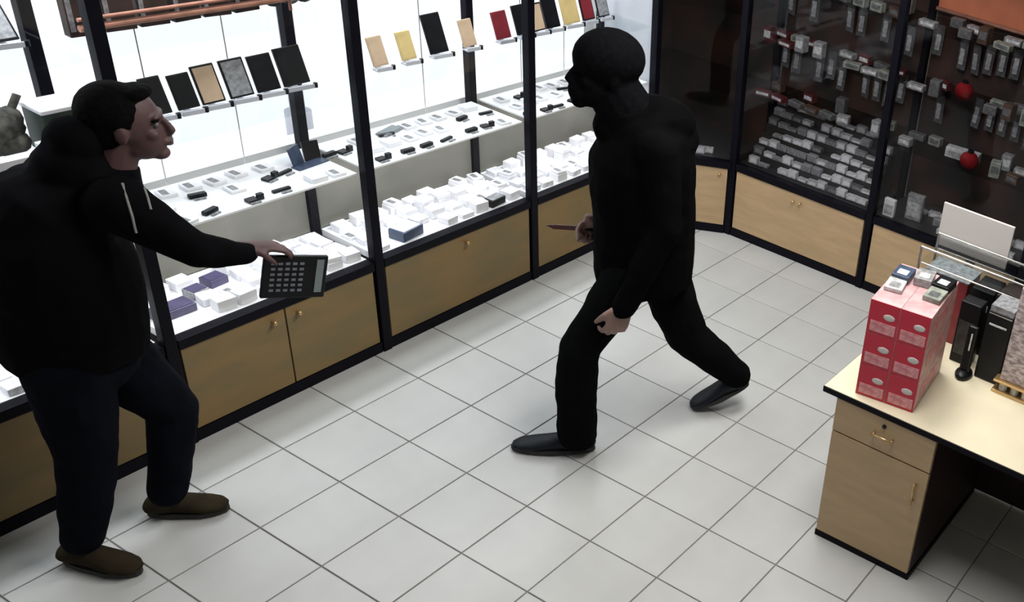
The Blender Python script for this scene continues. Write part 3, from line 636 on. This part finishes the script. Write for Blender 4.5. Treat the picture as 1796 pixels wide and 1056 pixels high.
# ======== man in black with knife
def build_B():
    f = V((-.86, .5, 0)).normalized(); s = V((-f.y, f.x, 0)); s = V((-.5, -.86, 0)).normalized()   # s = his left, towards the camera
    vd = V((.78, .625, 0)).normalized(); rt = V((.625, -.78, 0)).normalized()
    p = thing('person', 'man in black jacket, dark cap and trousers, face in shade, lunging left with a knife', 'person', (0, 0, 0))
    hc = V((.895, -.535, 1.695)); hf = V((-.86, .47, .10)).normalized(); hs = s.copy(); hs = (hs-hf*hs.dot(hf)).normalized(); hu = hf.cross(hs); hu = hu if hu.z > 0 else -hu
    lsho = V((.90, -.79, 1.45)); rsho = V((1.06, -.49, 1.44)); lelb = V((.885, -.865, 1.155)); lwri = V((.748, -.785, .815)); lhand = V((.72, -.752, .67))
    relb = V((1.12, -.50, 1.10)); rwri = V((.965, -.462, .985))
    neck = V((.955, -.605, 1.53)); pel = V((1.0, -.667, .90))
    bm = bmesh.new(); head(bm, hc, hf, hs, hu, .98, .8)
    loft(bm, [hc-hu*.06-hf*.02, neck, V((.98, -.64, 1.42))], [.062, .065, .08], s)
    loft(bm, [pel, V((1.0, -.666, 1.09)), V((.99, -.652, 1.30)), V((.98, -.64, 1.45))], [(.15, .10), (.14, .10), (.17, .11), (.12, .08)], s)
    for a, e, w_ in ((lsho, lelb, lwri), (rsho, relb, rwri)): limb(bm, [a, e, w_], [.05, .04, .028], f); loft(bm, [neck-UP*.06, a], [.06, .05], f)
    hand(bm, lwri, lhand-lwri, s, f, (.5, .7, .5), 1.25)
    hk = V((.935, -.438, 1.01)); hand(bm, hk, V((0, 0, -1))+f*.25, -s, f, (1.3, 1.4, .9), .95, 1.2); loft(bm, [rwri, hk], [.027, .026], s)
    legsL = [V((.90, -.70, .90)), V((.722, -.585, .55)), V((.712, -.578, .09))]; legsR = [V((1.10, -.66, .86)), V((1.215, -.765, .445)), V((1.435, -.925, .165))]
    for lg in (legsL, legsR): limb(bm, lg, [.075, .05, .035], f)
    body = remesh('body', bm, .0055, 3, 'skin', p)
    # dark cap carried over face and neck, standing in for backlight shade
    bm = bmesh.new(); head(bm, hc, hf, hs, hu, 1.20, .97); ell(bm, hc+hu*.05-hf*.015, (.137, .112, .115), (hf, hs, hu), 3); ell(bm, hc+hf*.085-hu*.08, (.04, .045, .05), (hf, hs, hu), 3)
    loft(bm, [hc-hu*.05-hf*.03, neck, V((.98, -.64, 1.45))], [.10, .11, .15], s); remesh('shaded_head_cover', bm, .006, 3, 'capshade', p)
    # jacket
    bm = bmesh.new()
    def px(x, z, d=0): return V((1.0, -.667, 0)) + rt*x + vd*d + UP*z
    c = [pel-UP*.10, pel+UP*.05, V((1.0, -.668, 1.10)), V((.995, -.66, 1.24)), V((.99, -.652, 1.36)), V((.985, -.645, 1.46)), V((.965, -.62, 1.54))]
    rr = [(.205, .20), (.21, .205), (.21, .205), (.22, .21), (.22, .205), (.20, .175), (.13, .125)]
    c = [q+rt*o for q, o in zip(c, (.012, .005, .0, -.002, .004, .015, .01))]
    loft(bm, c, rr, s, 20); ell(bm, c[-2], (.16, .17, .085)); ell(bm, V((1.05, -.72, 1.44)), (.13, .13, .12), n=2)
    limb(bm, [lsho, (lsho+lelb)/2, lelb, lelb*.4+lwri*.6, lwri], [.088, .075, .066, .056, .048], f)
    limb(bm, [rsho, (rsho+relb)/2, relb, rwri+f*-.01], [.085, .072, .062, .045], UP)
    loft(bm, [V((.962, -.612, 1.50)), V((.952, -.60, 1.57))], [.125, .112], s); ell(bm, V((1.03, -.69, 1.50)), (.14, .15, .115)); ell(bm, V((.94, -.60, 1.47)), (.11, .11, .10)); ell(bm, V((.915, -.58, 1.485)), (.085, .085, .10)); ell(bm, V((1.05, -.735, 1.515)), (.10, .11, .095))
    jk = remesh('jacket', bm, .008, 7, 'coat', p, .016)
    bm = bmesh.new(); cyl(bm, c[5]+f*.15-UP*.03, c[1]+f*.192, .004, 6); ret(bm, 'zip', 'sole', jk)
    # trousers
    bm = bmesh.new(); loft(bm, [pel+UP*.05, pel-UP*.07], [(.17, .13), (.175, .14)], s); ell(bm, pel-UP*.05, (.17, .15, .12))
    limb(bm, [legsL[0], V((.80, -.64, .70)), legsL[1], V((.708, -.582, .33)), V((.712, -.585, .10))], [.112, .092, .086, .085, .082], f)
    limb(bm, [legsR[0], V((1.155, -.715, .65)), legsR[1], V((1.325, -.845, .31)), V((1.425, -.918, .19))], [.118, .108, .092, .082, .068], f)
    remesh('trousers', bm, .008, 7, 'trouser', p, .016)
    shoe('shoe', p, (.558, -.362, .012), (.765, -.630, .012), (.714, -.582, .11), 'shoeblack', .05, .09)
    shoe('shoe', p, (1.275, -.775, .014), (1.465, -.955, .135), (1.43, -.925, .18), 'shoeblack', .05, .09)
    # knife
    kn = thing('knife', 'dark knife held low in the right hand of the man in black', 'knife', (0, 0, 0))
    k0 = V((.893, -.404, .981)); k1 = V((.818, -.312, .981)); kd = (k1-k0).normalized()
    bm = bmesh.new(); sd = UP; hh = kd.cross(UP).normalized()
    pts = [(-.0, -.011), (.088, -.010), (.118, .006), (.08, .010), (.0, .010)]
    a = [bm.verts.new(k0+kd*x+UP*y+hh*.0012) for x, y in pts]; b = [bm.verts.new(k0+kd*x+UP*y-hh*.0012) for x, y in pts]
    bm.faces.new(a); bm.faces.new(b[::-1])
    for i in range(5): bm.faces.new((a[i], a[(i+1) % 5], b[(i+1) % 5], b[i]))
    bmesh.ops.recalc_face_normals(bm, faces=bm.faces[:]); ret(bm, 'blade', 'blade', kn)
    bm = bmesh.new(); cyl(bm, k0-kd*.10, k0, .011, 10); ret(bm, 'handle', 'dark', kn, True)
build_B()
# ======== man with calculator
def build_A():
    f = V((.80, -.60, 0)).normalized(); s = V((-f.y, f.x, 0))       # s = his left, away from the camera
    vd = V((.393, .92, 0)).normalized(); rt = V((.92, -.393, 0)).normalized()
    p = thing('person', 'heavy man in black hoodie with grey drawstrings, dark jeans and brown shoes holding the calculator', 'person', (0, 0, 0))
    hc = V((-.385, .175, 1.585)); hf = V((.80, -.58, .03)).normalized(); hs = V((.58, .80, 0)).normalized(); hu = hf.cross(hs); hu = hu if hu.z > 0 else -hu
    neck = V((-.44, .20, 1.45)); pel = V((-.621, .279, .86))
    rsho = V((-.52, .06, 1.40)); lsho = V((-.50, .40, 1.36)); relb = V((-.385, -.10, 1.275)); rwri = V((-.262, -.098, 1.190))
    relb = V((-.42, -.115, 1.27))
    lelb = V((-.76, .46, 1.12)); lwri = V((-.60, .43, .93))
    bm = bmesh.new(); head(bm, hc, hf, hs, hu, 1.0, .95)
    loft(bm, [hc-hu*.05-hf*.03, neck, V((-.48, .22, 1.34))], [.06, .065, .09], s)
    loft(bm, [pel, V((-.62, .275, 1.02)), V((-.60, .26, 1.22)), V((-.51, .22, 1.36))], [(.14, .11), (.14, .10), (.14, .09), (.10, .07)], s)
    for a, e, w_ in ((rsho, relb, rwri), (lsho, lelb, lwri)): limb(bm, [a, e, w_], [.05, .04, .026], UP); loft(bm, [neck-UP*.07, a], [.06, .05], f)
    ux = V((.172, -.073, -.039)).normalized()
    hand(bm, rwri+V((.014, .018, .014)), ux+UP*.05, UP, -vd, (.25, .45, .4), .92, .9)
    hand(bm, lwri, V((.35, -.1, -1)), s, f, (.4, .6, .4), .95)
    legR = [V((-.69, .21, .84)), V((-.695, .235, .48)), V((-.762, .272, .11))]; legL = [V((-.55, .34, .80)), V((-.40, .262, .47)), V((-.478, .275, .12))]
    for lg in (legR, legL): limb(bm, lg, [.08, .052, .036], f)
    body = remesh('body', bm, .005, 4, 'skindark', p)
    for q in (-1, 1):
        bm = bmesh.new(); ell(bm, hc+hf*.075+hs*q*.031+hu*.001, (.0098,)*3, n=2); ret(bm, 'eye', 'eye', body, True)
        bm = bmesh.new(); ell(bm, hc+hf*.076+hs*q*.033+hu*.017, (.012, .020, .005), (hf, hs, hu)); ret(bm, 'eyebrow', 'hair', body, True)
    # hair cap
    bm = bmesh.new(); ell(bm, hc-hf*.026+hu*.036, (.098, .087, .095), (hf, hs, hu), 3); ell(bm, hc-hf*.052-hu*.01, (.062, .082, .075), (hf, hs, hu), 3); ell(bm, hc+hf*.04+hu*.098, (.045, .055, .024), (hf, hs, hu), 3)
    remesh('hair', bm, .006, 2, 'hair', p, .006)
    # hoodie
    bm = bmesh.new()
    c = [pel-UP*.03, pel+UP*.06, V((-.605, .272, 1.05)), V((-.60, .27, 1.17)), V((-.585, .26, 1.27)), V((-.555, .245, 1.35)), V((-.49, .22, 1.42))]
    c = [q+rt*o for q, o in zip(c, (-.005, .0, -.015, -.03, -.03, -.02, -.0))]
    rr = [(.19, .19), (.205, .205), (.215, .215), (.225, .215), (.225, .20), (.20, .16), (.10, .09)]
    loft(bm, c, rr, s, 20); ell(bm, c[-2]+UP*.0, (.17, .17, .09)); ell(bm, V((-.66, .26, 1.30)), (.14, .15, .12), n=2)
    ell(bm, V((-.535, .225, 1.47)), (.10, .11, .085)); ell(bm, V((-.60, .24, 1.385)), (.12, .13, .08)); ell(bm, V((-.515, .215, 1.545)), (.07, .085, .085))
    limb(bm, [rsho, (rsho+relb)/2-UP*.0, relb, (relb+rwri)/2, rwri-ux*.005], [.088, .070, .056, .048, .040], UP)
    limb(bm, [lsho, (lsho+lelb)/2, lelb, lwri], [.09, .08, .068, .045], f)
    loft(bm, [V((-.47, .21, 1.36)), V((-.442, .20, 1.462))], [.105, .078], s)
    hd = remesh('hoodie', bm, .008, 7, 'hood', p, .016)
    # drawstrings hang on the chest facing the camera
    def cord(pix):
        b_ = bmesh.new()
        for a, b in zip(pix, pix[1:]): cyl(b_, a, b, .0035, 6)
        return ret(b_, 'drawstring', 'cord', hd)
    global CORDS; CORDS = cord
    hv = V((.393, .92, 0))
    for L_ in (((-.645, -.255, 1.614), (-.643, -.255, 1.567), (-.640, -.257, 1.515), (-.639, -.257, 1.465)), ((-.605, -.272, 1.594), (-.602, -.273, 1.563), (-.601, -.274, 1.528))):
        pts = []
        for q in L_:
            d_ = (V(q)-V((-2.039, -3.101, 3.05))).normalized(); ok, hit, nn, ix = hd.ray_cast(V(q), d_)
            if ok: pts.append(hit+nn*.002)
        if len(pts) > 1: cord(pts)
    # jeans
    bm = bmesh.new(); ell(bm, pel-UP*.06, (.17, .17, .13)); loft(bm, [pel+UP*.03, pel-UP*.1], [(.17, .15), (.175, .16)], s)
    limb(bm, [legR[0], V((-.69, .222, .66)), legR[1], V((-.725, .255, .28)), V((-.760, .272, .12))], [.12, .108, .088, .078, .066], f)
    limb(bm, [legL[0], V((-.47, .295, .63)), legL[1], V((-.435, .265, .30)), V((-.472, .275, .13))], [.12, .106, .082, .074, .062], f)
    remesh('jeans', bm, .008, 6, 'jeans', p, .016)
    shoe('shoe', p, (-.70, .095, .012), (-.80, .345, .012), (-.76, .272, .11), 'shoebrown', .05, .09)
    shoe('shoe', p, (-.338, .168, .012), (-.515, .355, .012), (-.475, .28, .11), 'shoebrown', .05, .09)
    # calculator
    tl = V((-.217, -.111, 1.167)); tr = V((-.045, -.184, 1.128)); bl = V((-.236, -.103, 1.011))
    ex = (tr-tl); ey = (bl-tl); wx, wy = ex.length, ey.length; ex.normalize(); ey = (ey-ex*ey.dot(ex)).normalized(); ez = ex.cross(ey); 
    if ez.dot(vd) > 0: ez = -ez
    t = thing('calculator', 'large black desk calculator held up by the man in the hoodie', 'calculator', (0, 0, 0))
    m = M4((ex, ey, ez)).transposed().to_4x4(); m.translation = tl
    def cb(nm, a, b, mm, par=t, bv=0):
        b_ = bmesh.new(); bx(b_, a, b, m); 
        if bv: bev(b_, bv, 2)
        bmesh.ops.recalc_face_normals(b_, faces=b_.faces[:])
        return ret(b_, nm, mm, par)
    cb('body', (0, 0, -.018), (wx, wy, 0), 'dark', t, .004)
    cb('display', (wx-.034, .012, 0), (wx-.012, wy-.022, .0015), 'lcd')
    b_ = bmesh.new()
    for i in range(5):
        for j in range(6):
            bx(b_, (.022+i*.021, .022+j*.020, 0), (.022+i*.021+.013, .022+j*.020+.008, .003), m)
    bmesh.ops.recalc_face_normals(b_, faces=b_.faces[:]); k_ = ret(b_, 'keypad', 'key', t); k_['kind'] = 'stuff'

build_A()
bpy.context.view_layer.update()
